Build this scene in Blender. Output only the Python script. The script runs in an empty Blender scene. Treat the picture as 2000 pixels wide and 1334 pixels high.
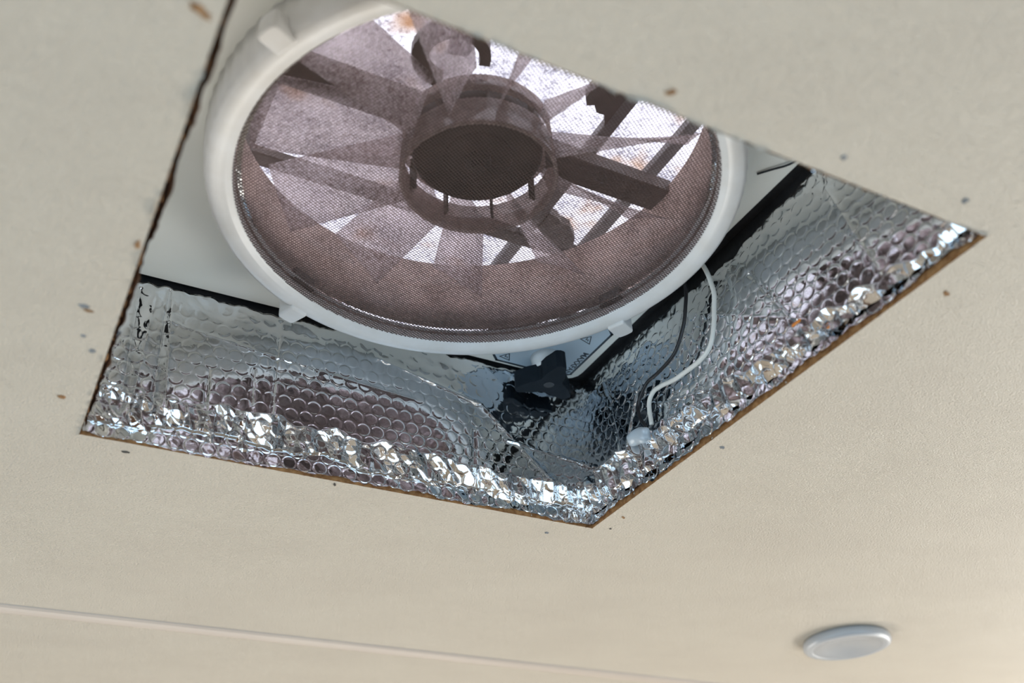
import bpy, bmesh, math, random
import numpy as np
from mathutils import Vector, Matrix

S = bpy.context.scene
COL = S.collection
rnd = random.Random(7)

# ------------------------------------------------------------------ camera
cam_d = bpy.data.cameras.new('camera')
cam_d.lens = 35.0
cam_d.sensor_width = 36.0
cam_d.clip_start = 0.01
cam_d.dof.use_dof = True
cam_d.dof.focus_distance = 0.69
cam_d.dof.aperture_fstop = 5.6
cam = bpy.data.objects.new('camera', cam_d)
COL.objects.link(cam)
right = Vector((0.88297, -0.46672, -0.05038))
down = Vector((0.22922, 0.52232, -0.82137))
fwd = Vector((0.40966, 0.71370, 0.56817))
m = Matrix.Identity(4)
for i in range(3):
    m[i][0] = right[i]; m[i][1] = -down[i]; m[i][2] = -fwd[i]
m.translation = Vector((-0.20529, -0.38579, -0.29958))
cam.matrix_world = m
S.camera = cam

# ------------------------------------------------------------------ sky, daylight, exposure
world = bpy.data.worlds.new('overcast_sky')
S.world = world
world.use_nodes = True
bg = world.node_tree.nodes['Background']
bg.inputs[0].default_value = (0.90, 0.94, 1.0, 1)
bg.inputs[1].default_value = 6.1

def window_light(name, loc, direction, w, h, energy, color):
    d = bpy.data.lights.new(name, 'AREA')
    d.shape = 'RECTANGLE'; d.size = w; d.size_y = h
    d.energy = energy; d.color = color
    o = bpy.data.objects.new(name, d)
    o.location = loc
    o.rotation_euler = Vector(direction).to_track_quat('-Z', 'Y').to_euler()
    COL.objects.link(o)
    return o

RX0, RX1, RY0, RY1, RZ = -1.2, 1.8, -1.7, 1.5, -1.9
window_light('daylight_front', (0.0, RY0 + 0.005, -0.80), (0, 1, 0), 2.0, 0.9, 17.0, (0.44, 0.72, 1.0))
window_light('daylight_left', (RX0 + 0.005, -0.1, -0.80), (1, 0, 0), 1.8, 0.8, 11.0, (0.54, 0.79, 1.0))
window_light('fill_right', (RX1 - 0.005, 0.3, -0.80), (-1, 0, 0), 1.4, 0.8, 31.5, (1.0, 0.97, 0.90))  # added fill light for the flange and ceiling, no known window there
window_light('fill_back', (0.2, RY1 - 0.005, -0.95), (0, -1, 0), 1.4, 0.6, 15.0, (1.0, 0.95, 0.86))  # added fill light for the ceiling from behind, no known window there

S.cycles.max_bounces = 8
S.cycles.diffuse_bounces = 4
S.cycles.glossy_bounces = 4
vs = S.view_settings
vs.view_transform = 'Standard'
vs.look = 'None'
vs.exposure = 0.0
vs.gamma = 1.0
vs.use_curve_mapping = False

# ------------------------------------------------------------------ materials
MATS = {}

def mat(name):
    mt = bpy.data.materials.new(name)
    mt.use_nodes = True
    nt = mt.node_tree
    b = nt.nodes.get('Principled BSDF')
    MATS[name] = mt
    return mt, nt, b

def N(nt, kind, **kw):
    n = nt.nodes.new(kind)
    for k, v in kw.items():
        if k == 'inp':
            for kk, vv in v.items():
                n.inputs[kk].default_value = vv
        else:
            setattr(n, k, v)
    return n

def ramp(nt, stops):
    r = nt.nodes.new('ShaderNodeValToRGB')
    e = r.color_ramp.elements
    while len(e) < len(stops):
        e.new(0.5)
    for el, (p, c) in zip(e, stops):
        el.position = p
        el.color = (c[0], c[1], c[2], 1)
    return r

def coords(nt, scale=(1, 1, 1), rot=(0, 0, 0)):
    tc = nt.nodes.new('ShaderNodeTexCoord')
    mp = nt.nodes.new('ShaderNodeMapping')
    mp.inputs['Scale'].default_value = scale
    mp.inputs['Rotation'].default_value = rot
    nt.links.new(tc.outputs['Object'], mp.inputs[0])
    return mp.outputs[0]

def plastic(name, c1, c2, rough=0.4, scale=20.0, bump=0.0, bscale=300.0, metallic=0.0, detail=4):
    mt, nt, b = mat(name)
    co = coords(nt)
    n = N(nt, 'ShaderNodeTexNoise', inp={'Scale': scale, 'Detail': detail})
    nt.links.new(co, n.inputs['Vector'])
    r = ramp(nt, [(0.35, c1), (0.7, c2)])
    nt.links.new(n.outputs['Fac'], r.inputs[0])
    nt.links.new(r.outputs[0], b.inputs['Base Color'])
    b.inputs['Roughness'].default_value = rough
    b.inputs['Metallic'].default_value = metallic
    if bump:
        n2 = N(nt, 'ShaderNodeTexNoise', inp={'Scale': bscale, 'Detail': 3.0})
        nt.links.new(co, n2.inputs['Vector'])
        bp = N(nt, 'ShaderNodeBump', inp={'Strength': bump, 'Distance': 0.001})
        nt.links.new(n2.outputs['Fac'], bp.inputs['Height'])
        nt.links.new(bp.outputs[0], b.inputs['Normal'])
    return mt

def ceiling_material():
    mt, nt, b = mat('vinyl_ceiling')
    co = coords(nt, rot=(0, 0, 0.25))
    big = N(nt, 'ShaderNodeTexNoise', inp={'Scale': 9.0, 'Detail': 5.0, 'Roughness': 0.6})
    st = nt.nodes.new('ShaderNodeMapping'); st.inputs['Scale'].default_value = (1.0, 1.8, 1.0)
    nt.links.new(co, st.inputs[0]); nt.links.new(st.outputs[0], big.inputs['Vector'])
    r = ramp(nt, [(0.3, (0.57, 0.502, 0.413)), (0.55, (0.60, 0.532, 0.438)), (0.75, (0.615, 0.547, 0.453))])
    nt.links.new(big.outputs['Fac'], r.inputs[0])
    nt.links.new(r.outputs[0], b.inputs['Base Color'])
    g1 = nt.nodes.new('ShaderNodeMapping'); g1.inputs['Scale'].default_value = (1.0, 2.0, 1.0)
    nt.links.new(co, g1.inputs[0])
    fine = N(nt, 'ShaderNodeTexNoise', inp={'Scale': 520.0, 'Detail': 3.0, 'Roughness': 0.65, 'Distortion': 0.6})
    nt.links.new(g1.outputs[0], fine.inputs['Vector'])
    v = N(nt, 'ShaderNodeTexVoronoi', inp={'Scale': 430.0})
    v.feature = 'DISTANCE_TO_EDGE'
    nt.links.new(g1.outputs[0], v.inputs['Vector'])
    mx = N(nt, 'ShaderNodeMath', operation='ADD')
    nt.links.new(fine.outputs['Fac'], mx.inputs[0]); nt.links.new(v.outputs['Distance'], mx.inputs[1])
    bp = N(nt, 'ShaderNodeBump', inp={'Strength': 1.0, 'Distance': 0.0011})
    nt.links.new(mx.outputs[0], bp.inputs['Height'])
    nt.links.new(bp.outputs[0], b.inputs['Normal'])
    b.inputs['Roughness'].default_value = 0.42
    return mt

def foil_material():
    mt, nt, b = mat('aluminium_foil')
    b.inputs['Base Color'].default_value = (0.80, 0.815, 0.835, 1)
    b.inputs['Metallic'].default_value = 1.0
    b.inputs['Roughness'].default_value = 0.045
    co = coords(nt)
    n = N(nt, 'ShaderNodeTexNoise', inp={'Scale': 260.0, 'Detail': 2.0})
    nt.links.new(co, n.inputs['Vector'])
    bp = N(nt, 'ShaderNodeBump', inp={'Strength': 0.05, 'Distance': 0.001})
    nt.links.new(n.outputs['Fac'], bp.inputs['Height'])
    nt.links.new(bp.outputs[0], b.inputs['Normal'])
    return mt

def translucent(name, tint, dark, transp, t_col, scale, lo, hi, rust=None, gloss=0.06):
    """thin see-through plastic with specks of dirt: translucent + partly transparent"""
    mt, nt, b = mat(name)
    nt.nodes.remove(b)
    out = nt.nodes['Material Output']
    co = coords(nt)
    n = N(nt, 'ShaderNodeTexNoise', inp={'Scale': scale, 'Detail': 4.0, 'Roughness': 0.65})
    nt.links.new(co, n.inputs['Vector'])
    nb = N(nt, 'ShaderNodeTexNoise', inp={'Scale': scale * 0.1, 'Detail': 3.0})
    nt.links.new(co, nb.inputs['Vector'])
    ad = N(nt, 'ShaderNodeMath', operation='MULTIPLY_ADD', inp={1: 0.45})
    nt.links.new(nb.outputs['Fac'], ad.inputs[0]); nt.links.new(n.outputs['Fac'], ad.inputs[2])
    r = ramp(nt, [(lo, dark), (hi, tint)])
    nt.links.new(ad.outputs[0], r.inputs[0])
    colout = r.outputs[0]
    if rust:
        n3 = N(nt, 'ShaderNodeTexNoise', inp={'Scale': 26.0, 'Detail': 6.0})
        nt.links.new(co, n3.inputs['Vector'])
        rr = ramp(nt, [(0.60, (0, 0, 0)), (0.74, (1, 1, 1))])
        nt.links.new(n3.outputs['Fac'], rr.inputs[0])
        mx = N(nt, 'ShaderNodeMixRGB')
        mx.inputs[2].default_value = (*rust, 1)
        nt.links.new(rr.outputs[0], mx.inputs[0]); nt.links.new(colout, mx.inputs[1])
        colout = mx.outputs[0]
    tl = N(nt, 'ShaderNodeBsdfTranslucent')
    df = N(nt, 'ShaderNodeBsdfDiffuse')
    nt.links.new(colout, tl.inputs[0]); nt.links.new(colout, df.inputs[0])
    m1 = N(nt, 'ShaderNodeMixShader', inp={0: 0.25})
    nt.links.new(tl.outputs[0], m1.inputs[1]); nt.links.new(df.outputs[0], m1.inputs[2])
    tp = N(nt, 'ShaderNodeBsdfTransparent'); tp.inputs[0].default_value = (*t_col, 1)
    m2 = N(nt, 'ShaderNodeMixShader', inp={0: transp})
    nt.links.new(m1.outputs[0], m2.inputs[1]); nt.links.new(tp.outputs[0], m2.inputs[2])
    gl = N(nt, 'ShaderNodeBsdfGlossy', inp={'Roughness': 0.18})
    m3 = N(nt, 'ShaderNodeMixShader', inp={0: gloss})
    nt.links.new(m2.outputs[0], m3.inputs[1]); nt.links.new(gl.outputs[0], m3.inputs[2])
    nt.links.new(m3.outputs[0], out.inputs[0])
    return mt

ceiling_material()
foil_material()
plastic('flange_white', (0.84, 0.83, 0.75), (0.88, 0.87, 0.81), 0.38, 14)
plastic('ring_white', (0.72, 0.70, 0.67), (0.80, 0.795, 0.79), 0.33, 42)
plastic('fibreboard', (0.20, 0.085, 0.025), (0.38, 0.20, 0.075), 0.85, 260, 0.6, 700)
plastic('frame_wood', (0.10, 0.05, 0.025), (0.20, 0.11, 0.06), 0.8, 60, 0.4, 300)
plastic('deep_black', (0.008, 0.008, 0.009), (0.02, 0.019, 0.02), 0.5, 80, 0.5, 200)
plastic('knob_black', (0.010, 0.014, 0.019), (0.014, 0.019, 0.025), 0.5, 90, 0.1, 900)
plastic('screen_wire', (0.070, 0.043, 0.035), (0.105, 0.066, 0.054), 0.5, 40)
plastic('dark_plastic', (0.075, 0.052, 0.041), (0.135, 0.10, 0.082), 0.5, 60, 0.1, 300)
plastic('motor_dark', (0.022, 0.015, 0.012), (0.040, 0.028, 0.022), 0.6, 40, 0.2, 200)
plastic('bar_grey', (0.16, 0.14, 0.135), (0.22, 0.20, 0.19), 0.5, 60)
plastic('decal_blue', (0.50, 0.60, 0.68), (0.55, 0.65, 0.73), 0.35, 10)
plastic('decal_ink', (0.012, 0.022, 0.035), (0.016, 0.028, 0.042), 0.4, 10)
plastic('wire_black', (0.006, 0.006, 0.008), (0.012, 0.012, 0.015), 0.35, 50)
plastic('wire_white', (0.72, 0.71, 0.66), (0.78, 0.77, 0.72), 0.35, 50)
plastic('puck_rim', (0.41, 0.42, 0.435), (0.44, 0.45, 0.465), 0.3, 10)
plastic('puck_lens', (0.38, 0.385, 0.395), (0.41, 0.415, 0.425), 0.22, 10)
plastic('moulding', (0.47, 0.40, 0.345), (0.50, 0.43, 0.37), 0.5, 12)
plastic('mark_grey', (0.16, 0.17, 0.18), (0.30, 0.30, 0.30), 0.7, 300)
plastic('mark_rust', (0.22, 0.10, 0.03), (0.36, 0.20, 0.09), 0.8, 300)
plastic('mark_dark', (0.05, 0.045, 0.04), (0.12, 0.10, 0.08), 0.8, 300)
plastic('room_wall', (0.52, 0.44, 0.36), (0.58, 0.50, 0.41), 0.7, 4)
plastic('room_floor', (0.16, 0.135, 0.11), (0.20, 0.17, 0.14), 0.5, 6)
plastic('glint_orange', (0.75, 0.22, 0.02), (0.85, 0.30, 0.04), 0.35, 50)
plastic('roof_white', (0.7, 0.7, 0.7), (0.75, 0.75, 0.75), 0.6, 5)
translucent('blade_smoke', (0.97, 0.92, 0.92), (0.34, 0.28, 0.26), 0.52, (0.92, 0.87, 0.86), 420, 0.58, 0.84, gloss=0.05)
translucent('throat_smoke', (0.74, 0.63, 0.57), (0.30, 0.24, 0.21), 0.14, (0.6, 0.53, 0.50), 420, 0.52, 0.86, gloss=0.04)
translucent('hub_smoke', (0.64, 0.54, 0.50), (0.32, 0.25, 0.22), 0.32, (0.86, 0.78, 0.75), 200, 0.5, 0.9, gloss=0.10)
translucent('lid_white', (0.88, 0.86, 0.89), (0.36, 0.35, 0.40), 0.0, (1, 1, 1), 330, 0.56, 0.74, rust=(0.55, 0.38, 0.26), gloss=0.0)

def gel_material():
    mt, nt, b = mat('silicone')
    b.inputs['Base Color'].default_value = (0.72, 0.80, 0.86, 1)
    b.inputs['Roughness'].default_value = 0.28
    b.inputs['Subsurface Weight'].default_value = 0.6
    b.inputs['Subsurface Radius'].default_value = (0.01, 0.01, 0.01)
    b.inputs['Transmission Weight'].default_value = 0.45
gel_material()

MATS['knob_black'].node_tree.nodes['Principled BSDF'].inputs['Specular IOR Level'].default_value = 0.1

# ------------------------------------------------------------------ helpers
def obj(name, me, material=None, parent=None, smooth=False):
    if isinstance(me, bmesh.types.BMesh):
        bm = me
        me = bpy.data.meshes.new(name)
        bmesh.ops.recalc_face_normals(bm, faces=bm.faces)
        bm.to_mesh(me); bm.free()
    o = bpy.data.objects.new(name, me)
    COL.objects.link(o)
    if material:
        me.materials.append(MATS[material])
    if smooth:
        me.polygons.foreach_set('use_smooth', [True] * len(me.polygons))
    if parent:
        o.parent = parent
    return o

def empty(name, loc=(0, 0, 0)):
    o = bpy.data.objects.new(name, None)
    o.location = loc
    o.empty_display_size = 0.02
    COL.objects.link(o)
    return o

def tag(o, label, cat, group=None):
    o['label'] = label; o['category'] = cat
    if group:
        o['group'] = group
    return o

def struct(o, label=None, cat=None):
    o['kind'] = 'structure'
    if label:
        o['label'] = label
    if cat:
        o['category'] = cat
    return o

def box(bm, x0, x1, y0, y1, z0, z1):
    v = [bm.verts.new(p) for p in ((x0, y0, z0), (x1, y0, z0), (x1, y1, z0), (x0, y1, z0),
                                   (x0, y0, z1), (x1, y0, z1), (x1, y1, z1), (x0, y1, z1))]
    for f in ((0, 3, 2, 1), (4, 5, 6, 7), (0, 1, 5, 4), (1, 2, 6, 5), (2, 3, 7, 6), (3, 0, 4, 7)):
        bm.faces.new([v[i] for i in f])

def bevel(bm, w, seg=2):
    bmesh.ops.bevel(bm, geom=list(bm.edges), offset=w, segments=seg, affect='EDGES', profile=0.5, clamp_overlap=True)

def boxo(name, b6, material, parent=None, bev=0.0):
    bm = bmesh.new()
    box(bm, *b6)
    if bev:
        bevel(bm, bev)
    return obj(name, bm, material, parent)

def lathe(bm, prof, seg=96, cx=0, cy=0, closed=False, ripple=None):
    rings = []
    for i, (r, z) in enumerate(prof):
        ring = []
        if r < 1e-6:
            ring = [bm.verts.new((cx, cy, z))] * seg
        else:
            for k in range(seg):
                a = 2 * math.pi * k / seg
                rr = r
                if ripple and i in ripple[0]:
                    rr = r + ripple[1] * math.cos(ripple[2] * a)
                ring.append(bm.verts.new((cx + rr * math.cos(a), cy + rr * math.sin(a), z)))
        rings.append(ring)
    n = len(rings)
    for i in range(n if closed else n - 1):
        a, b = rings[i], rings[(i + 1) % n]
        for k in range(seg):
            k2 = (k + 1) % seg
            vs_ = []
            for v in (a[k], a[k2], b[k2], b[k]):
                if v not in vs_:
                    vs_.append(v)
            if len(vs_) >= 3:
                bm.faces.new(vs_)

def prism(bm, pts, z0, z1):
    a = [bm.verts.new((x, y, z0)) for x, y in pts]
    b = [bm.verts.new((x, y, z1)) for x, y in pts]
    bm.faces.new(a); bm.faces.new(b)
    n = len(pts)
    for i in range(n):
        j = (i + 1) % n
        bm.faces.new((a[i], a[j], b[j], b[i]))

def catmull(pts, n=10):
    P = [Vector(p) for p in pts]
    P = [P[0] * 2 - P[1]] + P + [P[-1] * 2 - P[-2]]
    out = []
    for i in range(1, len(P) - 2):
        for k in range(n):
            t = k / n
            a, b, c, d = P[i - 1], P[i], P[i + 1], P[i + 2]
            out.append(0.5 * ((2 * b) + (c - a) * t + (2 * a - 5 * b + 4 * c - d) * t * t + (3 * b - a - 3 * c + d) * t ** 3))
    out.append(P[-2])
    return out

def tube(bm, pts, r, seg=12, smooth_n=10):
    C = catmull(pts, smooth_n) if smooth_n else [Vector(p) for p in pts]
    up = Vector((0.3, 0.2, 0.9)).normalized()
    rings = []
    for i, c in enumerate(C):
        t = (C[min(i + 1, len(C) - 1)] - C[max(i - 1, 0)]).normalized()
        a = t.cross(up)
        if a.length < 1e-4:
            a = t.cross(Vector((1, 0, 0)))
        a.normalize()
        b = t.cross(a).normalized()
        up = a.cross(t).normalized()
        rings.append([bm.verts.new(c + a * r * math.cos(2 * math.pi * k / seg) + b * r * math.sin(2 * math.pi * k / seg)) for k in range(seg)])
    for p, q in zip(rings, rings[1:]):
        for k in range(seg):
            bm.faces.new((p[k], p[(k + 1) % seg], q[(k + 1) % seg], q[k]))
    bm.faces.new(rings[0]); bm.faces.new(rings[-1])

def vnoise(x, y, seed):
    """smooth value noise, -1..1, one unit per cell"""
    g = np.random.RandomState(seed).rand(128, 128)
    xi = np.floor(x).astype(int); yi = np.floor(y).astype(int)
    fx = x - xi; fy = y - yi
    fx = fx * fx * (3 - 2 * fx); fy = fy * fy * (3 - 2 * fy)
    a = g[xi % 128, yi % 128]; b = g[(xi + 1) % 128, yi % 128]
    c = g[xi % 128, (yi + 1) % 128]; d = g[(xi + 1) % 128, (yi + 1) % 128]
    return ((a * (1 - fx) + b * fx) * (1 - fy) + (c * (1 - fx) + d * fx) * fy) * 2 - 1

def lnoise(x, y, seed):
    """linear value noise (faceted, creased)"""
    g = np.random.RandomState(seed).rand(128, 128)
    xi = np.floor(x).astype(int); yi = np.floor(y).astype(int)
    fx = x - xi; fy = y - yi
    a = g[xi % 128, yi % 128]; b = g[(xi + 1) % 128, yi % 128]
    c = g[xi % 128, (yi + 1) % 128]; d = g[(xi + 1) % 128, (yi + 1) % 128]
    up = fx + fy < 1
    lo = a + (b - a) * fx + (c - a) * fy
    hi = d + (c - d) * (1 - fx) + (b - d) * (1 - fy)
    return np.where(up, lo, hi) * 2 - 1

def sstep(e0, e1, x):
    t = np.clip((x - e0) / (e1 - e0), 0, 1)
    return t * t * (3 - 2 * t)

def grid_mesh(name, X, Y, Z):
    nu, nv = X.shape
    co = np.stack([X, Y, Z], -1).reshape(-1, 3)
    i = np.arange(nu * nv).reshape(nu, nv)
    q = np.stack([i[:-1, :-1], i[1:, :-1], i[1:, 1:], i[:-1, 1:]], -1).reshape(-1, 4)
    me = bpy.data.meshes.new(name)
    me.vertices.add(len(co)); me.vertices.foreach_set('co', co.ravel())
    me.loops.add(q.size); me.loops.foreach_set('vertex_index', q.ravel())
    me.polygons.add(len(q))
    me.polygons.foreach_set('loop_start', np.arange(0, q.size, 4))
    me.polygons.foreach_set('loop_total', np.full(len(q), 4))
    me.update(); me.validate()
    me.polygons.foreach_set('use_smooth', np.ones(len(q), bool))
    return me

# ================================================================== SETTING
HOLE = [(-0.17776, 0.17721), (0.1777, 0.17998), (0.17777, -0.17868), (-0.17799, -0.17778)]   # far left, far right, near right, near left

bm = bmesh.new()
OUT = [(RX0, RY1), (RX1, RY1), (RX1, RY0), (RX0, RY0)]
for z, s in ((0.0, 1), (0.0045, 1)):
    o_ = [bm.verts.new((x, y, z)) for x, y in OUT]
    h_ = [bm.verts.new((x, y, z)) for x, y in HOLE]
    for i in range(4):
        j = (i + 1) % 4
        bm.faces.new((o_[i], o_[j], h_[j], h_[i]))
    if z == 0:
        lo = (o_, h_)
for a, b in ((lo[0], o_), (lo[1], h_)):
    for i in range(4):
        j = (i + 1) % 4
        bm.faces.new((a[i], a[j], b[j], b[i]))
ceiling = struct(obj('ceiling', bm, 'vinyl_ceiling'))

# raw fibreboard showing along the cut
for i in range(4):
    a, b = Vector((*HOLE[i], 0)), Vector((*HOLE[(i + 1) % 4], 0))
    d = (b - a); L = d.length; d.normalize()
    nrm = Vector((d.y, -d.x, 0))          # towards the middle of the hole
    n = 160
    s = np.linspace(-0.0005, L + 0.0005, n)
    v = np.linspace(0, 1, 5)
    SS, VV = np.meshgrid(s, v, indexing='ij')
    rag = 0.0006 + 0.0006 * vnoise(SS / 0.004, VV * 2, 31 + i) + 0.0004 * vnoise(SS / 0.0015, VV * 3, 41 + i)
    rag = np.where(VV < 0.1, rag * 0.35 + 0.0002, rag)
    ZZ = -0.0002 + VV * 0.0052
    me = grid_mesh('cut_edge', a.x + d.x * SS + nrm.x * rag, a.y + d.y * SS + nrm.y * rag, ZZ)
    obj('cut_edge', me, 'fibreboard', ceiling)

# dark wood edge left standing just inside the left cut
n = 120
yy = np.linspace(-.176, .170, n); vv = np.linspace(0, 1, 6)
YY, VV = np.meshgrid(yy, vv, indexing='ij')
XX = -.1752 + .0009 * vnoise(YY / .012, VV * 2, 71) + .0007 * vnoise(YY / .004, VV * 3, 72) - .003 * VV
obj('cut_edge', grid_mesh('cut_edge', XX, YY, .0006 + VV * .0150), 'frame_wood', ceiling)

# small holes, rust specks and torn flecks left in the ceiling skin
def fleck(name, x, y, rx, ry, rot, material, seed, hollow=False):
    r_ = random.Random(seed)
    bm = bmesh.new()
    n = 18
    top, bot = [], []
    for k in range(n):
        a = 2 * math.pi * k / n
        q = 0.55 + 0.6 * r_.random()
        px, py = rx * q * math.cos(a), ry * q * math.sin(a)
        X = x + px * math.cos(rot) - py * math.sin(rot)
        Y = y + px * math.sin(rot) + py * math.cos(rot)
        top.append(bm.verts.new((X, Y, 0.0001)))
        bot.append(bm.verts.new((x + (X - x) * 0.7, y + (Y - y) * 0.7, -0.0003 - 0.0006 * r_.random())))
    c = bm.verts.new((x, y, -0.0004))
    for k in range(n):
        k2 = (k + 1) % n
        bm.faces.new((top[k], top[k2], bot[k2], bot[k]))
        bm.faces.new((bot[k], bot[k2], c))
    return obj(name, bm, material, ceiling)

MARKS = [(-0.1855, -0.146, .006, .0022, 0.4, 'mark_rust'), (-0.1806, -0.009, .0016, .004, 0, 'mark_rust'),
         (-0.1944, 0.0475, .0035, .0018, 0, 'mark_grey'), (-0.1925, 0.0505, .0030, .0012, 0, 'mark_rust'),
         (-0.185, 0.0856, .0018, .0022, 0, 'mark_grey'), (-0.1928, 0.1383, .0022, .0022, 0, 'mark_rust'),
         (-0.1912, 0.0732, .0016, .0012, 0, 'mark_grey'), (-0.1498, 0.1886, .0028, .0012, 0, 'mark_dark'),
         (-0.0191, 0.1830, .0009, .0026, -0.5, 'mark_dark'), (0.1498, 0.1987, .0020, .0014, 0, 'mark_grey'),
         (0.1905, 0.1754, .0011, .0009, 0, 'mark_dark'), (0.1886, 0.1552, .0024, .0012, 0.6, 'mark_rust'),
         (0.190, 0.0415, .0026, .0014, 0.3, 'mark_grey'), (0.1954, -0.1379, .0030, .0016, 0.4, 'mark_rust'),
         (0.1476, -0.1922, .0018, .0018, 0, 'mark_grey'), (0.0766, -0.1891, .0015, .0015, 0, 'mark_grey'),
         (-0.0124, -0.1869, .0016, .0030, 0.9, 'mark_rust')]
for k, (x, y, rx, ry, ro, mm) in enumerate(MARKS):
    fleck({'mark_rust': 'rust_speck', 'mark_grey': 'staple_hole', 'mark_dark': 'torn_fleck'}[mm], x, y, rx, ry, ro, mm, 100 + k)

# half-round moulding across the ceiling seam
bm = bmesh.new()
prof = [(-.0100, 0.0), (-.0096, -.0008), (-.0070, -.0020), (-.003, -.0026), (.003, -.0026), (.0070, -.0020), (.0096, -.0008), (.0100, 0.0)]
A_ = [bm.verts.new((RX0, 0.4885 + y, z)) for y, z in prof]
B_ = [bm.verts.new((RX1, 0.4885 + y, z)) for y, z in prof]
for k in range(len(prof)):
    k2 = (k + 1) % len(prof)
    bm.faces.new((A_[k], A_[k2], B_[k2], B_[k]))
bm.faces.new(A_); bm.faces.new(B_)
struct(obj('trim_1', bm, 'moulding', smooth=False))

# the cabin below: floor and walls, daylight windows in two, added fill windows in the others
struct(boxo('floor', (RX0 - .05, RX1 + .05, RY0 - .05, RY1 + .05, RZ - .05, RZ), 'room_floor'))

def wall_with_window(name, axis, pos, thick, u0, u1, wu0, wu1, wz0, wz1, frame_name):
    bm = bmesh.new(); fb = bmesh.new()
    lo_, hi_ = min(pos, pos + thick), max(pos, pos + thick)
    def bx(b, a0, a1, z0, z1, l=lo_, h=hi_):
        if axis == 'y':
            box(b, a0, a1, l, h, z0, z1)
        else:
            box(b, l, h, a0, a1, z0, z1)
    bx(bm, u0, wu0, RZ, 0.01); bx(bm, wu1, u1, RZ, 0.01)
    bx(bm, wu0, wu1, RZ, wz0); bx(bm, wu0, wu1, wz1, 0.01)
    struct(obj(name, bm, 'room_wall'))
    t = 0.03
    l, h = lo_ - .01, hi_ + .01
    bx(fb, wu0 - t, wu0, wz0 - t, wz1 + t, l, h); bx(fb, wu1, wu1 + t, wz0 - t, wz1 + t, l, h)
    bx(fb, wu0, wu1, wz0 - t, wz0, l, h); bx(fb, wu0, wu1, wz1, wz1 + t, l, h)
    win = struct(obj(frame_name, fb, 'roof_white'))
    pb = bmesh.new()
    c_ = (lo_ + hi_) / 2
    bx(pb, wu0, wu1, wz0, wz1, c_ - .002, c_ + .002)
    obj('sky_blocker', pb, 'roof_white', win)  # unseen pane added to keep the sky from shining into the room

wall_with_window('wall_front', 'y', RY0, -.05, RX0, RX1, -1.0, 1.0, -1.25, -0.35, 'window_1')
wall_with_window('wall_left', 'x', RX0, -.05, RY0 - .05, RY1 + .05, -1.0, 0.8, -1.20, -0.40, 'window_2')

wall_with_window('wall_right', 'x', RX1, .05, RY0 - .05, RY1 + .05, -0.4, 1.0, -1.20, -0.40, 'added_window_3')  # opening added to carry the right fill light
wall_with_window('wall_back', 'y', RY1, .05, RX0, RX1, -0.5, 0.9, -1.25, -0.65, 'added_window_4')  # opening added to carry the back fill light

# timber framing around the roof opening, behind the foil
for nm, b6 in (('wall_opening_far', (-.24, .24, .1835, .212, .0046, .1235)), ('wall_opening_right', (.1835, .212, -.24, .1835, .0046, .1235)),
               ('wall_opening_near', (-.24, .24, -.215, -.1880, .0046, .1235)), ('wall_opening_left', (-.215, -.1880, -.188, .1835, .0046, .1235))):
    struct(boxo(nm, b6, 'frame_wood'))
# roof deck around the flange
bm = bmesh.new()
for b6 in ((RX0, RX1, .215, RY1, .1235, .1295), (RX0, RX1, RY0, -.215, .1235, .1295), (RX0, -.215, -.215, .215, .1235, .1295), (.215, RX1, -.215, .215, .1235, .1295)):
    box(bm, *b6)
struct(obj('wall_roof_deck', bm, 'roof_white'))

# ================================================================== FOIL LININGS
def seg_dist(S_, Z_, a, b):
    ax, ay = a; bx_, by = b
    dx, dy = bx_ - ax, by - ay
    L2 = dx * dx + dy * dy
    t = np.clip(((S_ - ax) * dx + (Z_ - ay) * dy) / L2, 0, 1)
    return np.hypot(S_ - ax - t * dx, Z_ - ay - t * dy)

def bubbles(S_, Z_, seed, pitch=0.0102, ang=0.0):
    c, s = math.cos(ang), math.sin(ang)
    x = S_ * c - Z_ * s; y = S_ * s + Z_ * c
    rs = pitch * 0.8660254
    j0 = np.round(y / rs)
    best = np.full(x.shape, 9.0); bi = np.zeros(x.shape, int); bj = np.zeros(x.shape, int)
    bx_ = np.zeros(x.shape); by = np.zeros(x.shape)
    for dj in (-1, 0, 1):
        j = j0 + dj
        off = np.where(np.mod(j, 2) == 0, 0.0, 0.5)
        i = np.round(x / pitch - off)
        cx = (i + off) * pitch; cy = j * rs
        d = np.hypot(x - cx, y - cy)
        mk = d < best
        best = np.where(mk, d, best); bi = np.where(mk, i, bi).astype(int); bj = np.where(mk, j, bj).astype(int)
        bx_ = np.where(mk, x - cx, bx_); by = np.where(mk, y - cy, by)
    T = np.random.RandomState(seed).rand(4, 8192)
    h = (bi * 131 + bj * 977) % 8192
    plateau = sstep(0.00485, 0.00405, best)
    dome = np.clip(1 - (best / 0.0049) ** 2, 0, 1)
    amp = 0.00030 + 0.00030 * T[0][h]
    tilt = (bx_ * (T[1][h] - .5) + by * (T[2][h] - .5)) * 0.055
    a = T[3][h] * 6.283
    st = np.sin((bx_ * np.cos(a * .15 + .6) + by * np.sin(a * .15 + .6)) / 0.0016 * (0.8 + T[2][h]) + a)
    wr = 0.000050 * st * (T[1][h] > 0.35)
    return plateau * (amp + tilt + wr) + dome * 0.00012

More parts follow.
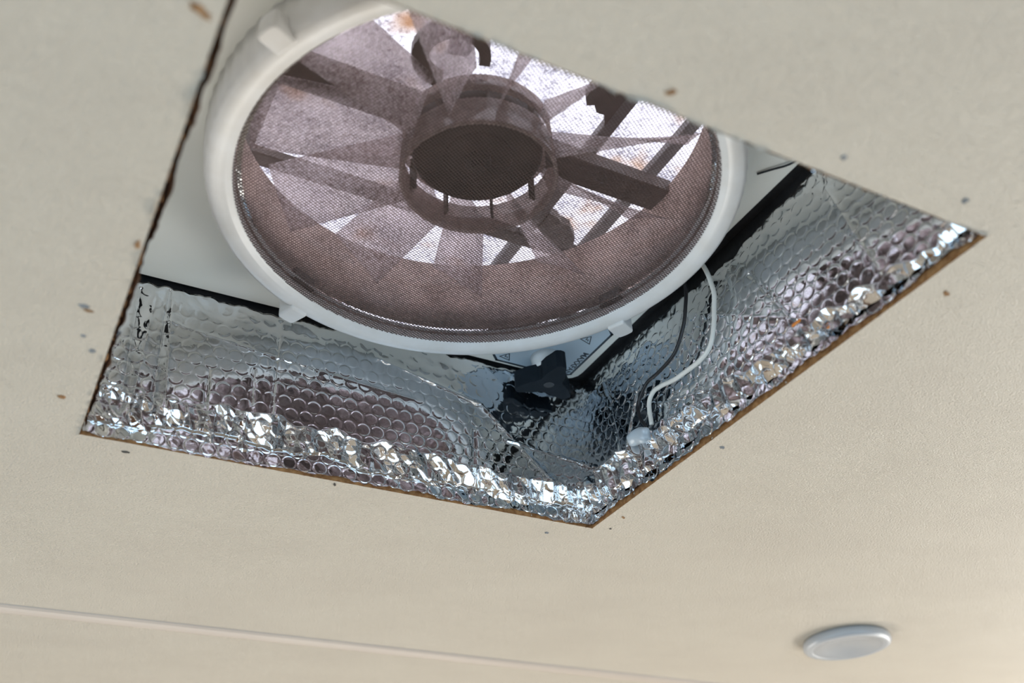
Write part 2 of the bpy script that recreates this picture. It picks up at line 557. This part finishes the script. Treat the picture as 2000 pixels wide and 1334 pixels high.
def foil(name, label, P0, d, n, L, top_fn, hem_fn, seed, creases, res, tilt=0.0, group='bubble foil linings'):
    """one bubble-foil sheet: s runs along the wall from P0 in direction d, n points into the opening"""
    ns = int(L / res); nz = int(0.122 / res)
    s = np.linspace(0, L, ns); v = np.linspace(0, 1, nz)
    SS, VV = np.meshgrid(s, v, indexing='ij')
    top = top_fn(SS) + 0.0011 * np.abs(np.sin(SS / 0.0102 * math.pi)) + 0.001 * vnoise(SS / 0.006, SS * 0, seed + 3)
    ZZ = 0.0050 + VV * (top - 0.0050)
    hem = hem_fn(SS) + 0.003 * vnoise(SS / 0.012, SS * 0, seed + 5)
    inhem = sstep(0.0012, -0.0018, ZZ - hem)
    flat = 0.30 + 0.70 * sstep(-0.5, 0.3, vnoise(SS / 0.07 + 3, ZZ / 0.045, seed + 9) - 9.0 * np.clip(ZZ - 0.085, 0, 1) / 0.35)
    flat = np.maximum(flat, inhem)
    D = bubbles(SS, ZZ + 0.006 * SS, seed) * flat * (1 - 0.55 * inhem)
    D += 0.0009 * vnoise(SS / 0.085, ZZ / 0.08, seed + 1) + 0.00018 * vnoise(SS / 0.020, ZZ / 0.022, seed + 2)
    for (a, b, dep, w) in creases:
        ds = seg_dist(SS, ZZ, a, b) + 0.0008 * vnoise(SS / .006, ZZ / .006, seed + 21)
        D += dep * np.exp(-np.abs(ds) / w)
    # puffed, pleated hem along the bottom
    t = np.clip(ZZ / hem, 0, 1)
    bulge = 0.0020 + 0.0055 * t ** 1.2
    pmod = sstep(-0.5, 0.5, vnoise(SS / 0.035, SS * 0, seed + 6))
    pleat = lnoise(SS / 0.0065 + 0.35 * vnoise(SS / .03, ZZ / .02, seed + 4), ZZ / 0.040, seed + 7) * (0.0012 + 0.0024 * pmod) + lnoise(SS / 0.014, ZZ / 0.013, seed + 17) * 0.0022 + lnoise(SS / 0.0055 + ZZ / .01, ZZ / 0.009, seed + 8) * 0.0009
    D += inhem * (bulge + pleat * np.minimum(1, t * 4))
    # crumpled where it is tucked up under the fan
    D += sstep(0.100, 0.112, ZZ) * (lnoise(SS / 0.012, ZZ / 0.009, seed + 18) * 0.0008 + lnoise(SS / 0.005, ZZ / 0.006, seed + 19) * 0.0003)
    # the sheet tucks back under the fan at its top edge
    D -= 0.0018 * sstep(0.985, 1.0, VV) * 0.4
    D += 0.0012 + tilt * np.clip(0.12 - ZZ, 0, 0.085) - tilt * 0.02
    X = P0[0] + d[0] * SS + n[0] * D; Y = P0[1] + d[1] * SS + n[1] * D
    root = empty(name, (P0[0] + d[0] * L / 2, P0[1] + d[1] * L / 2, 0.005))
    tag(root, label, 'foil', group)
    o = root.location
    me = grid_mesh('sheet', X - o[0], Y - o[1], ZZ - o[2])
    obj('sheet', me, 'aluminium_foil', root)
    # the strip folded over along the cut edge
    n2 = max(3, int(0.026 / res))
    v2 = np.linspace(0, 1, n2)
    SS, VV = np.meshgrid(s[2:-2], v2, indexing='ij')
    h2 = 0.0125 + 0.004 * vnoise(SS / 0.03, SS * 0, seed + 11) + 0.0012 * vnoise(SS / 0.005, SS * 0, seed + 12)
    low = -0.0002 + 0.0014 * vnoise(SS / 0.018, SS * 0, seed + 13) + 0.0010 * vnoise(SS / 0.0035, SS * 0, seed + 14)
    Z2 = low + VV * (h2 - low)
    D2 = 0.0062 + tilt * 0.03 - 0.0016 * VV + bubbles(SS, Z2 * 1.0 + 0.004, seed + 50) * 0.8 \
        + 0.0011 * vnoise(SS / 0.016, Z2 / 0.011, seed + 15) + 0.0004 * lnoise(SS / 0.006, Z2 / 0.007, seed + 16)
    D2 += 0.002 * sstep(0.9, 1.0, VV)
    X = P0[0] + d[0] * SS + n[0] * D2; Y = P0[1] + d[1] * SS + n[1] * D2
    obj('folded_edge', grid_mesh('folded_edge', X - o[0], Y - o[1], Z2 - o[2]), 'aluminium_foil', root)
    return root

Lw = 0.3610
q = -0.1805
# far wall: s = x + 0.1805
cr = [((0.1145, 0.030), (0.1145, 0.115), -0.0012, 0.0012), ((0.040, 0.02), (0.0385, 0.118), -0.0022, 0.0016),
      ((0.0485, 0.02), (0.040, 0.118), 0.0016, 0.0018), ((0.022, 0.02), (0.020, 0.115), -0.002, 0.002),
      ((0.028, 0.02), (0.030, 0.115), 0.0015, 0.002),
      ((0.187, 0.104), (0.2690, 0.084), 0.0012, 0.0022), ((0.2690, 0.084), (0.3305, 0.028), 0.0013, 0.0030),
      ((0.039, 0.094), (0.115, 0.085), 0.0005, 0.0010), ((0.115, 0.085), (0.215, 0.076), 0.0005, 0.0010),
      ((0.0718, 0.03), (0.071, 0.065), -0.0010, 0.001), ((0.101, 0.03), (0.100, 0.072), -0.0010, 0.001),
      ((0.29, 0.058), (0.355, 0.052), 0.0009, 0.001), ((0.262, 0.03), (0.263, 0.060), -0.001, 0.001)]
foil('foil_lining', 'bubble foil on the far wall of the opening, below the black knob', (q, 0.1805), (1, 0), (0, -1), Lw,
     lambda s: 0.1195 + 0.0015 * np.exp(-((s - 0.05) / 0.03) ** 2) + 0.0030 * sstep(0.14, 0.30, s), lambda s: 0.0325 + 0.004 * np.sin(s * 16), 11, cr, 0.00052)
# right wall: s runs from the far corner towards the camera
cr = [((0.05, 0.02), (0.075, 0.075), 0.0012, 0.001), ((0.035, 0.11), (0.05, 0.03), -0.0010, 0.001), ((0.13, 0.11), (0.24, 0.03), 0.0014, 0.004),
      ((0.235, 0.03), (0.205, 0.09), -0.0018, 0.0014), ((0.10, 0.05), (0.16, 0.03), 0.0012, 0.001), ((0.30, 0.02), (0.28, 0.10), 0.0016, 0.003)]
foil('foil_lining', 'bubble foil on the right wall of the opening, behind the two wires', (0.1805, 0.1805), (0, -1), (-1, 0), Lw,
     lambda s: 0.1190 + 0.0035 * sstep(0.14, 0.06, s) - 0.006 * np.exp(-((s - 0.185) / 0.03) ** 2), lambda s: np.clip(0.040 - 0.085 * s, 0.012, 1), 29, cr, 0.00052, 0.055)
foil('foil_lining', 'bubble foil on the near wall of the opening, facing the knob', (0.1805, -0.1850), (-1, 0), (0, 1), Lw,
     lambda s: 0.1165 + 0 * s, lambda s: 0.02 + 0 * s, 47, [], 0.0011)
foil('foil_lining', 'bubble foil on the left wall of the opening, edge-on beside the brown cut', (-0.1850, -0.1805), (0, 1), (1, 0), Lw,
     lambda s: 0.1165 + 0 * s, lambda s: 0.02 + 0 * s, 61, [], 0.0011)

# ================================================================== ROOF FAN
fan = empty('roof_fan', (0, 0, 0.098))
tag(fan, 'round white roof vent fan with brown insect screen in the ceiling opening', 'fan')
FZ = 0.098
def fpart(name, bm_or_me, material, smooth=False, parent=fan):
    """shape given in room coordinates; shifted to the fan's own origin"""
    if isinstance(bm_or_me, bmesh.types.BMesh):
        bmesh.ops.translate(bm_or_me, verts=bm_or_me.verts, vec=(0, 0, -FZ))
    else:
        bm_or_me.transform(Matrix.Translation((0, 0, -FZ)))
    return obj(name, bm_or_me, material, parent, smooth)

# square flange with the round throat hole
bm = bmesh.new()
seg = 128
hw = 0.1765
def sq_pt(a, w, rc):
    """rounded square outline in direction a"""
    c, s = math.cos(a), math.sin(a)
    t = w / max(abs(c), abs(s))
    x, y = c * t, s * t
    k = w - rc
    if abs(x) > k and abs(y) > k:
        sx, sy = math.copysign(k, x), math.copysign(k, y)
        # intersect the ray with the corner circle
        b_ = c * sx + s * sy; cc = sx * sx + sy * sy - rc * rc
        t = b_ + math.sqrt(max(0, b_ * b_ - cc))
        x, y = c * t, s * t
    return x, y
rings = []
angs = sorted(set([2 * math.pi * k / seg for k in range(seg)] + [math.pi / 4 + k * math.pi / 2 + e for k in range(4) for e in (-.06, -.04, -.02, .02, .04, .06)]))
def ring_of(fn, z):
    return [bm.verts.new((*fn(a), z)) for a in angs]
circ = lambda r: (lambda a: (r * math.cos(a), r * math.sin(a)))
offs = (-0.0030, 0.0020)
sqf = lambda w, rc: (lambda a: tuple(p + o for p, o in zip(sq_pt(a, w, rc), offs)))
rr = [ring_of(circ(0.150), 0.1320), ring_of(circ(0.150), 0.1250), ring_of(sqf(hw - .0015, .012), 0.1250), ring_of(sqf(hw, .0125), 0.1262), ring_of(sqf(hw, .0125), 0.1320)]
for a_, b_ in zip(rr, rr[1:] + rr[:1]):
    for k in range(len(angs)):
        k2 = (k + 1) % len(angs)
        bm.faces.new((a_[k], a_[k2], b_[k2], b_[k]))
flange = fpart('flange', bm, 'flange_white')
# black strips between the flange and the framing
bm = bmesh.new()
for b6 in ((-.22, .22, .168, .22, .1285, .1345), (-.22, .22, -.22, -.168, .1285, .1345), (-.22, -.168, -.168, .168, .1285, .1345), (.168, .22, -.168, .168, .1285, .1345)):
    box(bm, *b6)
for b6 in ((-.187, .183, .1824, .1834, .1000, .1290), (-.187, .183, -.1878, -.1870, .1000, .1290), (-.1878, -.1870, -.187, .182, .1000, .1290), (.1824, .1834, -.187, .182, .1000, .1290)):
    box(bm, *b6)
fpart('black_strips', bm, 'deep_black')

# moulded white trim ring that holds the screen
bm = bmesh.new()
lathe(bm, [(.1405, .1050), (.1408, .1010), (.1420, .0992), (.1448, .0982), (.1452, .0976), (.1530, .0976), (.1552, .0990), (.1565, .1020), (.1580, .1130), (.1585, .1251), (.1500, .1251), (.1475, .1200), (.1462, .1075), (.1412, .1062)],
      360, closed=True, ripple=((7, 8, 9), 0.0005, 90))
ring = fpart('trim_ring', bm, 'ring_white', True)
# four retaining clips around it
clip = None
for k in range(4):
    a = math.radians(25.5 + 90 * k)
    bm = bmesh.new()
    prism(bm, [(.1510, -.0066), (.1635, -.0066), (.1655, -.0052), (.1660, 0), (.1655, .0052), (.1635, .0066), (.1510, .0066)], .0952, .1085)
    bevel(bm, .0012, 2)
    bmesh.ops.rotate(bm, verts=bm.verts, cent=(0, 0, 0), matrix=Matrix.Rotation(a, 3, 'Z'))
    fpart('retaining_clip', bm, 'ring_white', False, fan)

# insect screen: a real wire grid across the ring
bm = bmesh.new()
pitch, wr_, RS = 0.00178, 0.00026, 0.1412
ang = math.radians(30)
ca, sa = math.cos(ang), math.sin(ang)
verts, faces = [], []
def wire(p0, p1, z, r):
    d = (p1 - p0).normalized(); nn = Vector((-d.y, d.x, 0))
    base = len(verts)
    for p in (p0, p1):
        for k in range(6):
            a = math.pi / 3 * k
            verts.append(tuple(p + nn * (r * math.cos(a)) + Vector((0, 0, z + r * math.sin(a)))))
    for k in range(6):
        k2 = (k + 1) % 6
        faces.append((base + k, base + k2, base + 6 + k2, base + 6 + k))
nw = int(RS / pitch)
for fam in (0, 1):
    dx = Vector((ca, sa, 0)) if fam == 0 else Vector((-sa, ca, 0))
    dn = Vector((-sa, ca, 0)) if fam == 0 else Vector((ca, sa, 0))
    for k in range(-nw, nw + 1):
        o_ = k * pitch
        h_ = math.sqrt(max(1e-9, RS * RS - o_ * o_))
        wire(dn * o_ - dx * h_, dn * o_ + dx * h_, 0.1003 + (0.0002 if fam else -0.0002) - FZ, wr_)
me = bpy.data.meshes.new('insect_screen')
me.from_pydata(verts, [], faces)
scr = obj('insect_screen', me, 'screen_wire', fan, True)
scr['kind'] = 'stuff'
scr['label'] = 'fine brown insect mesh'
bm.free()
# added mirror band, tilted to make the bright glint on the throat lip
bm = bmesh.new()
lathe(bm, [(.1370, .1072), (.1381, .1094), (.1400, .1094), (.1400, .1072)], 180, closed=True)
fpart('glint_band', bm, 'aluminium_foil', False)

# smoky throat
bm = bmesh.new()
lathe(bm, [(.1425, .1060), (.1432, .1250), (.1440, .1450), (.1475, .1750), (.1505, .1750), (.1470, .1450), (.1462, .1250), (.1455, .1060)], 128, closed=True)
fpart('throat', bm, 'throat_smoke', True)
for a in (119, 23.5, 209, 299):
    bm = bmesh.new()
    box(bm, .1385, .1424, -.0085, .0085, .1062, .1160)
    bmesh.ops.rotate(bm, verts=bm.verts, cent=(0, 0, 0), matrix=Matrix.Rotation(math.radians(a), 3, 'Z'))
    fpart('latch_slot', bm, 'motor_dark')

# hub: cup open downward, motor inside, shaft nut
bm = bmesh.new()
lathe(bm, [(.0475, .1200), (.0480, .1212), (.0470, .1412), (.0450, .1412), (.0456, .1212), (.0460, .1200)], 96, closed=True)
lathe(bm, [(.0466, .1495), (.0462, .1620), (.0446, .1620), (.0448, .1495)], 96, closed=True)
hub = fpart('hub', bm, 'hub_smoke', True)
for k in range(9):
    a = math.radians(40 * k + 12)
    bm = bmesh.new()
    box(bm, .0412, .0455, -.0007, .0007, .1300, .1560)
    bmesh.ops.rotate(bm, verts=bm.verts, cent=(0, 0, 0), matrix=Matrix.Rotation(a, 3, 'Z'))
    fpart('rib', bm, 'dark_plastic', False, hub).location = (0, 0, 0)
bm = bmesh.new()
lathe(bm, [(0, .1405), (.0100, .1400), (.0300, .1392), (.0380, .1398), (.0400, .1420), (.0405, .1630), (0, .1632)], 64)
motor = fpart('motor', bm, 'motor_dark', True)
bm = bmesh.new()
lathe(bm, [(0, .1300), (.0040, .1300), (.0048, .1312), (.0048, .1345), (.0085, .1352), (.0092, .1365), (.0092, .1402), (0, .1402)], 6)
fpart('shaft_nut', bm, 'deep_black', False, motor)
bm = bmesh.new()
lathe(bm, [(0, .1378), (.0200, .1376), (.0215, .1386), (.0215, .1402), (0, .1402)], 40)
fpart('shaft_collar', bm, 'motor_dark', True, motor)

# eleven pitched blades of smoky plastic
def blade_mesh(theta):
    nr, nc = 10, 8
    V = []; F = []
    for side in (0, 1):
        for i in range(nr):
            r = .0462 + (.1355 - .0462) * i / (nr - 1)
            half = .0105 + .0115 * i / (nr - 1)
            for j in range(nc):
                u = -1 + 2 * j / (nc - 1)
                th = theta + u * half / r * 0.80
                dz = .0200 - .0065 * i / (nr - 1)
                z = .1480 + u * dz + .0022 * (1 - u * u) + side * .0013
                V.append((r * math.cos(th), r * math.sin(th), z - FZ))
    def id_(s, i, j): return s * nr * nc + i * nc + j
    for i in range(nr - 1):
        for j in range(nc - 1):
            F.append((id_(0, i, j), id_(0, i, j + 1), id_(0, i + 1, j + 1), id_(0, i + 1, j)))
            F.append((id_(1, i, j), id_(1, i + 1, j), id_(1, i + 1, j + 1), id_(1, i, j + 1)))
    for i in range(nr - 1):
        for j in (0, nc - 1):
            F.append((id_(0, i, j), id_(0, i + 1, j), id_(1, i + 1, j), id_(1, i, j)))
    for j in range(nc - 1):
        for i in (0, nr - 1):
            F.append((id_(0, i, j), id_(0, i, j + 1), id_(1, i, j + 1), id_(1, i, j)))
    me = bpy.data.meshes.new('blade')
    me.from_pydata(V, [], F)
    return me
for k in range(11):
    obj('blade', blade_mesh(math.radians(70 + 360 / 11 * k)), 'blade_smoke', fan, True)

# motor beam across the throat, lid frame bars above it
def bar(name, x0, x1, y0, y1, z0, z1, material='dark_plastic', bev=.0008):
    bm = bmesh.new(); box(bm, x0, x1, y0, y1, z0, z1); bevel(bm, bev, 1)
    return fpart(name, bm, material)
bar('motor_beam', -.150, .150, -.0020, .0200, .1680, .1800, 'dark_plastic')
bar('lid_bar', -.190, .190, .108, .120, .1960, .2040, 'dark_plastic')
bar('lid_bar', .0905, .1000, -.190, .190, .1970, .2040, 'bar_grey')
bar('lid_bar', .1420, .1510, -.190, .190, .1970, .2040, 'bar_grey')
bar('lift_arm', -.1225, -.1150, -.060, .116, .1940, .1990, 'bar_grey')
bm = bmesh.new()
prism(bm, [(.066, -.029), (.070, -.0235), (.0745, -.026), (.0790, -.021), (.0850, -.0215), (.0905, -.013), (.0905, -.045), (.075, -.052), (.066, -.042)], .1960, .2035)
fpart('hinge_bracket', bm, 'dark_plastic')
bm = bmesh.new()
prism(bm, [(.1001, .078), (.108, .080), (.113, .0835), (.1215, .085), (.131, .094), (.1345, .102), (.130, .110), (.118, .108), (.1001, .097)], .1960, .2035)
fpart('hinge_bracket', bm, 'dark_plastic')
# curved gear housing near the top of the fan
bm = bmesh.new()
pts_o = [(-.036 + .0235 * math.cos(a), -.040 + .0235 * math.sin(a)) for a in [math.radians(90 + 13 * k) for k in range(21)]]
pts_i = [(-.034 + .0150 * math.cos(a), -.040 + .0150 * math.sin(a)) for a in [math.radians(350 - 13 * k) for k in range(21)]]
prism(bm, pts_o + pts_i, .1690, .1760)
gear = fpart('gear_housing', bm, 'dark_plastic')
bm = bmesh.new()
prism(bm, [(-.0420, -.0520), (-.0300, -.0540), (-.0270, -.0500), (-.0280, -.0440), (-.0400, -.0410)], .1700, .1706)
fpart('sticker', bm, 'lid_white', False, gear)

# translucent dirty lid
bm = bmesh.new()
nL = 24
LW = .24
gv = [[None] * (nL + 1) for _ in range(nL + 1)]
gt = [[None] * (nL + 1) for _ in range(nL + 1)]
for i in range(nL + 1):
    for j in range(nL + 1):
        x = -LW + 2 * LW * i / nL; y = -LW + 2 * LW * j / nL
        z = .2080 + .010 * (1 - (x / LW) ** 2) * (1 - (y / LW) ** 2)
        gv[i][j] = bm.verts.new((x, y, z)); gt[i][j] = bm.verts.new((x, y, z + .0025))
for i in range(nL):
    for j in range(nL):
        bm.faces.new((gv[i][j], gv[i + 1][j], gv[i + 1][j + 1], gv[i][j + 1]))
        bm.faces.new((gt[i][j], gt[i][j + 1], gt[i + 1][j + 1], gt[i + 1][j]))
for k in range(nL):
    for a_, b_ in (((k, 0), (k + 1, 0)), ((k, nL), (k + 1, nL)), ((0, k), (0, k + 1)), ((nL, k), (nL, k + 1))):
        bm.faces.new((gv[a_[0]][a_[1]], gv[b_[0]][b_[1]], gt[b_[0]][b_[1]], gt[a_[0]][a_[1]]))
lid = fpart('lid', bm, 'lid_white', True)
bm = bmesh.new()
for b6 in ((-.24, .24, .237, .24, .135, .2085), (-.24, .24, -.24, -.237, .135, .2085), (-.24, -.237, -.237, .237, .135, .2085), (.237, .24, -.237, .237, .135, .2085)):
    box(bm, *b6)
fpart('lid_skirt', bm, 'lid_white', False, lid)

# decal in the flange corner, with its dark outline, warning triangles and lettering
DZ = .1248
dec = [(.0820, .1560), (.0946, .1675), (.1013, .1744), (.1590, .1748), (.1652, .1690), (.1660, .1085), (.1610, .1040), (.1480, .0900), (.1150, .1180)]
bm = bmesh.new(); prism(bm, dec, DZ - .0001, DZ + .0003)
decal = fpart('decal', bm, 'decal_blue')
def stroke(bm, pts, w, z, closed=False):
    n = len(pts)
    for i in range(n if closed else n - 1):
        a = Vector(pts[i]).to_2d() if len(pts[i]) > 2 else Vector(pts[i]); b = Vector(pts[(i + 1) % n])
        d = (b - a).normalized(); p = Vector((-d.y, d.x)) * w / 2
        a2 = a - d * w / 2; b2 = b + d * w / 2
        prism(bm, [tuple(a2 + p), tuple(b2 + p), tuple(b2 - p), tuple(a2 - p)], z - .00012, z)
bm = bmesh.new()
stroke(bm, [(.0900, .1620), (.0950, .1672), (.1013, .1738), (.1590, .1740), (.1645, .1686), (.1652, .1090), (.1606, .1045), (.1520, .0930)], .0019, DZ - .0001)
fpart('decal_border', bm, 'decal_ink', False, decal)
for tri in ([(.1012, .1684), (.1064, .1623), (.1105, .1705)], [(.1462, .1232), (.1522, .1174), (.1562, .1266)]):
    bm = bmesh.new(); stroke(bm, tri, .0007, DZ - .0001, True)
    c = (Vector(tri[0]) + Vector(tri[1]) + Vector(tri[2])) / 3
    e = (Vector(tri[2]) - (Vector(tri[0]) + Vector(tri[1])) / 2).normalized()
    f_ = Vector((-e.y, e.x))
    stroke(bm, [tuple(c - e * .0022 - f_ * .0010), tuple(c - e * .0004 + f_ * .0008), tuple(c + e * .0002 - f_ * .0008), tuple(c + e * .0020)], .0006, DZ - .0001)
    fpart('warning_triangle', bm, 'decal_ink', False, decal)
cu = bpy.data.curves.new('lettering', 'FONT')
cu.body = 'MAXXFAN'
cu.size = .0068; cu.extrude = .00005; cu.offset = .00024
cu.space_character = 1.0
to = bpy.data.objects.new('lettering_src', cu)
COL.objects.link(to)
bpy.context.view_layer.update()
dg = bpy.context.evaluated_depsgraph_get()
me = bpy.data.meshes.new_from_object(to.evaluated_get(dg))
me.name = 'lettering'
bpy.data.objects.remove(to)
# text x runs along +y, text up along +x, read from below
M = Matrix(((0, 1, 0, .1584), (1, 0, 0, .1378), (0, 0, -1, DZ - .00012), (0, 0, 0, 1)))
me.transform(M)
if not me.materials:
    pass
me.materials.clear()
fpart('lettering', me, 'decal_ink', False, decal)

# lid knob on its white stem
bm = bmesh.new()
lathe(bm, [(0, .1130), (.0105, .1130), (.0112, .1150), (.0116, .1200), (.0128, .1251), (0, .1251)], 40, .1355, .1560)
fpart('knob_stem', bm, 'ring_white', True)
bm = bmesh.new()
kc = Vector((.1355, .1560))
kp = []
for t_i, tdeg in enumerate((27, 140, 263)):
    a0 = math.radians(tdeg)
    R_ = .0262
    # rounded lobe tip
    for e in (-.16, -.10, 0, .10, .16):
        rad = R_ - .0012 * (abs(e) / .16) ** 2
        kp.append((kc.x + rad * math.cos(a0 + e), kc.y + rad * math.sin(a0 + e)))
    nx = (27, 140, 263, 387)[t_i + 1]
    for f in (0.22, 0.34, 0.45, 0.55, 0.66, 0.78):
        a1 = math.radians(tdeg + (nx - tdeg) * f)
        rad = .0092 + .0070 * (abs(f - 0.5) / 0.28) ** 1.3
        kp.append((kc.x + rad * math.cos(a1), kc.y + rad * math.sin(a1)))
prism(bm, kp, .1000, .1150)
bmesh.ops.bevel(bm, geom=[e for e in bm.edges if abs(e.verts[0].co.z - e.verts[1].co.z) < 1e-6], offset=.0006, segments=2, affect='EDGES', profile=0.5, clamp_overlap=True)
knob = fpart('knob', bm, 'knob_black')
bm = bmesh.new()
lathe(bm, [(0, .0999), (.0034, .0999), (.0040, .0998), (.0041, .1004), (0, .1006)], 24, kc.x, kc.y)
fpart('screw_recess', bm, 'wire_black', False, knob)

# ================================================================== LOOSE THINGS IN THE OPENING
bm = bmesh.new()
tube(bm, [(.1600, .0240, .1245), (.1690, .0243, .1137), (.1695, .0290, .0960), (.1695, .0348, .0839), (.1690, .0469, .0706), (.1690, .0660, .0670), (.1690, .0817, .0663), (.1685, .0935, .0562), (.1685, .0935, .0450), (.1680, .0870, .0340)], .0013)
tag(obj('electric_wire', bm, 'wire_black', smooth=True), 'black electric wire hanging from the fan down to the clear sealant blob', 'wire', 'wires beside the fan')
bm = bmesh.new()
tube(bm, [(.1600, .0040, .1245), (.1695, .0039, .1143), (.1700, .0005, .0970), (.1700, .0013, .0825), (.1700, .0143, .0543), (.1690, .0458, .0515), (.1690, .0660, .0555), (.1690, .0760, .0560), (.1690, .0822, .0499), (.1690, .0828, .0340)], .0016)
tag(obj('electric_wire', bm, 'wire_white', smooth=True), 'white electric wire curving across the foil on the right wall', 'wire', 'wires beside the fan')
bm = bmesh.new()
tube(bm, [(.1540, -.0738, .1241), (.1600, -.0815, .1238), (.1653, -.0878, .1236), (.1690, -.0950, .1236)], .0007, 8)
tag(obj('thin_wire', bm, 'wire_black', smooth=True), 'thin black wire lying on the white flange near the ceiling edge', 'wire')
# clear sealant blob
bm = bmesh.new()
bmesh.ops.create_icosphere(bm, subdivisions=4, radius=1.0)
for v in bm.verts:
    p = v.co.copy()
    k = 1 + .16 * math.sin(3.1 * p.y + 1.0) * math.cos(2.7 * p.z) + .07 * math.sin(7 * p.y + 3 * p.z)
    v.co = Vector((p.x * .0050, p.y * .0130, p.z * .0062)) * k
    v.co.z += .0030 * p.y
blob = obj('sealant_blob', bm, 'silicone', smooth=True)
blob.location = (.1655, .0945, .0300)
tag(blob, 'clear rubbery sealant blob at the foot of the two wires', 'sealant')
bm = bmesh.new()
prism(bm, [(-.0035, -.0008), (.0030, -.0011), (.0036, .0006), (-.0032, .0010)], -.0004, .0004)
sl = obj('orange_glint', bm, 'glint_orange')  # orange glint in the foil, built as a coloured sliver
sl.matrix_world = Matrix.Translation((.1655, -.0640, .0215)) @ Matrix.Rotation(math.radians(-90), 4, 'Z') @ Matrix.Rotation(math.radians(70), 4, 'X')
tag(sl, 'tiny orange glint shaped as a sliver in the foil fold on the right wall', 'glint')

# ceiling puck lamp, switched off
lamp = empty('ceiling_lamp', (.5530, .3130, 0))
tag(lamp, 'small round white puck lamp on the ceiling', 'lamp')
bm = bmesh.new()
lathe(bm, [(.0400, .0002), (.0418, -.0015), (.0424, -.0060), (.0412, -.0082), (.0385, -.0092), (.0335, -.0090), (.0325, -.0080), (.0325, .0002)], 72, closed=True)
obj('rim', bm, 'puck_rim', lamp, True)
bm = bmesh.new()
lathe(bm, [(.0338, -.0089), (.0300, -.0084), (.0240, -.0068), (.0170, -.0052), (.0090, -.0044), (0, -.0042), (0, -.0010), (.0330, -.0010)], 72)
obj('lens', bm, 'puck_lens', lamp, True)
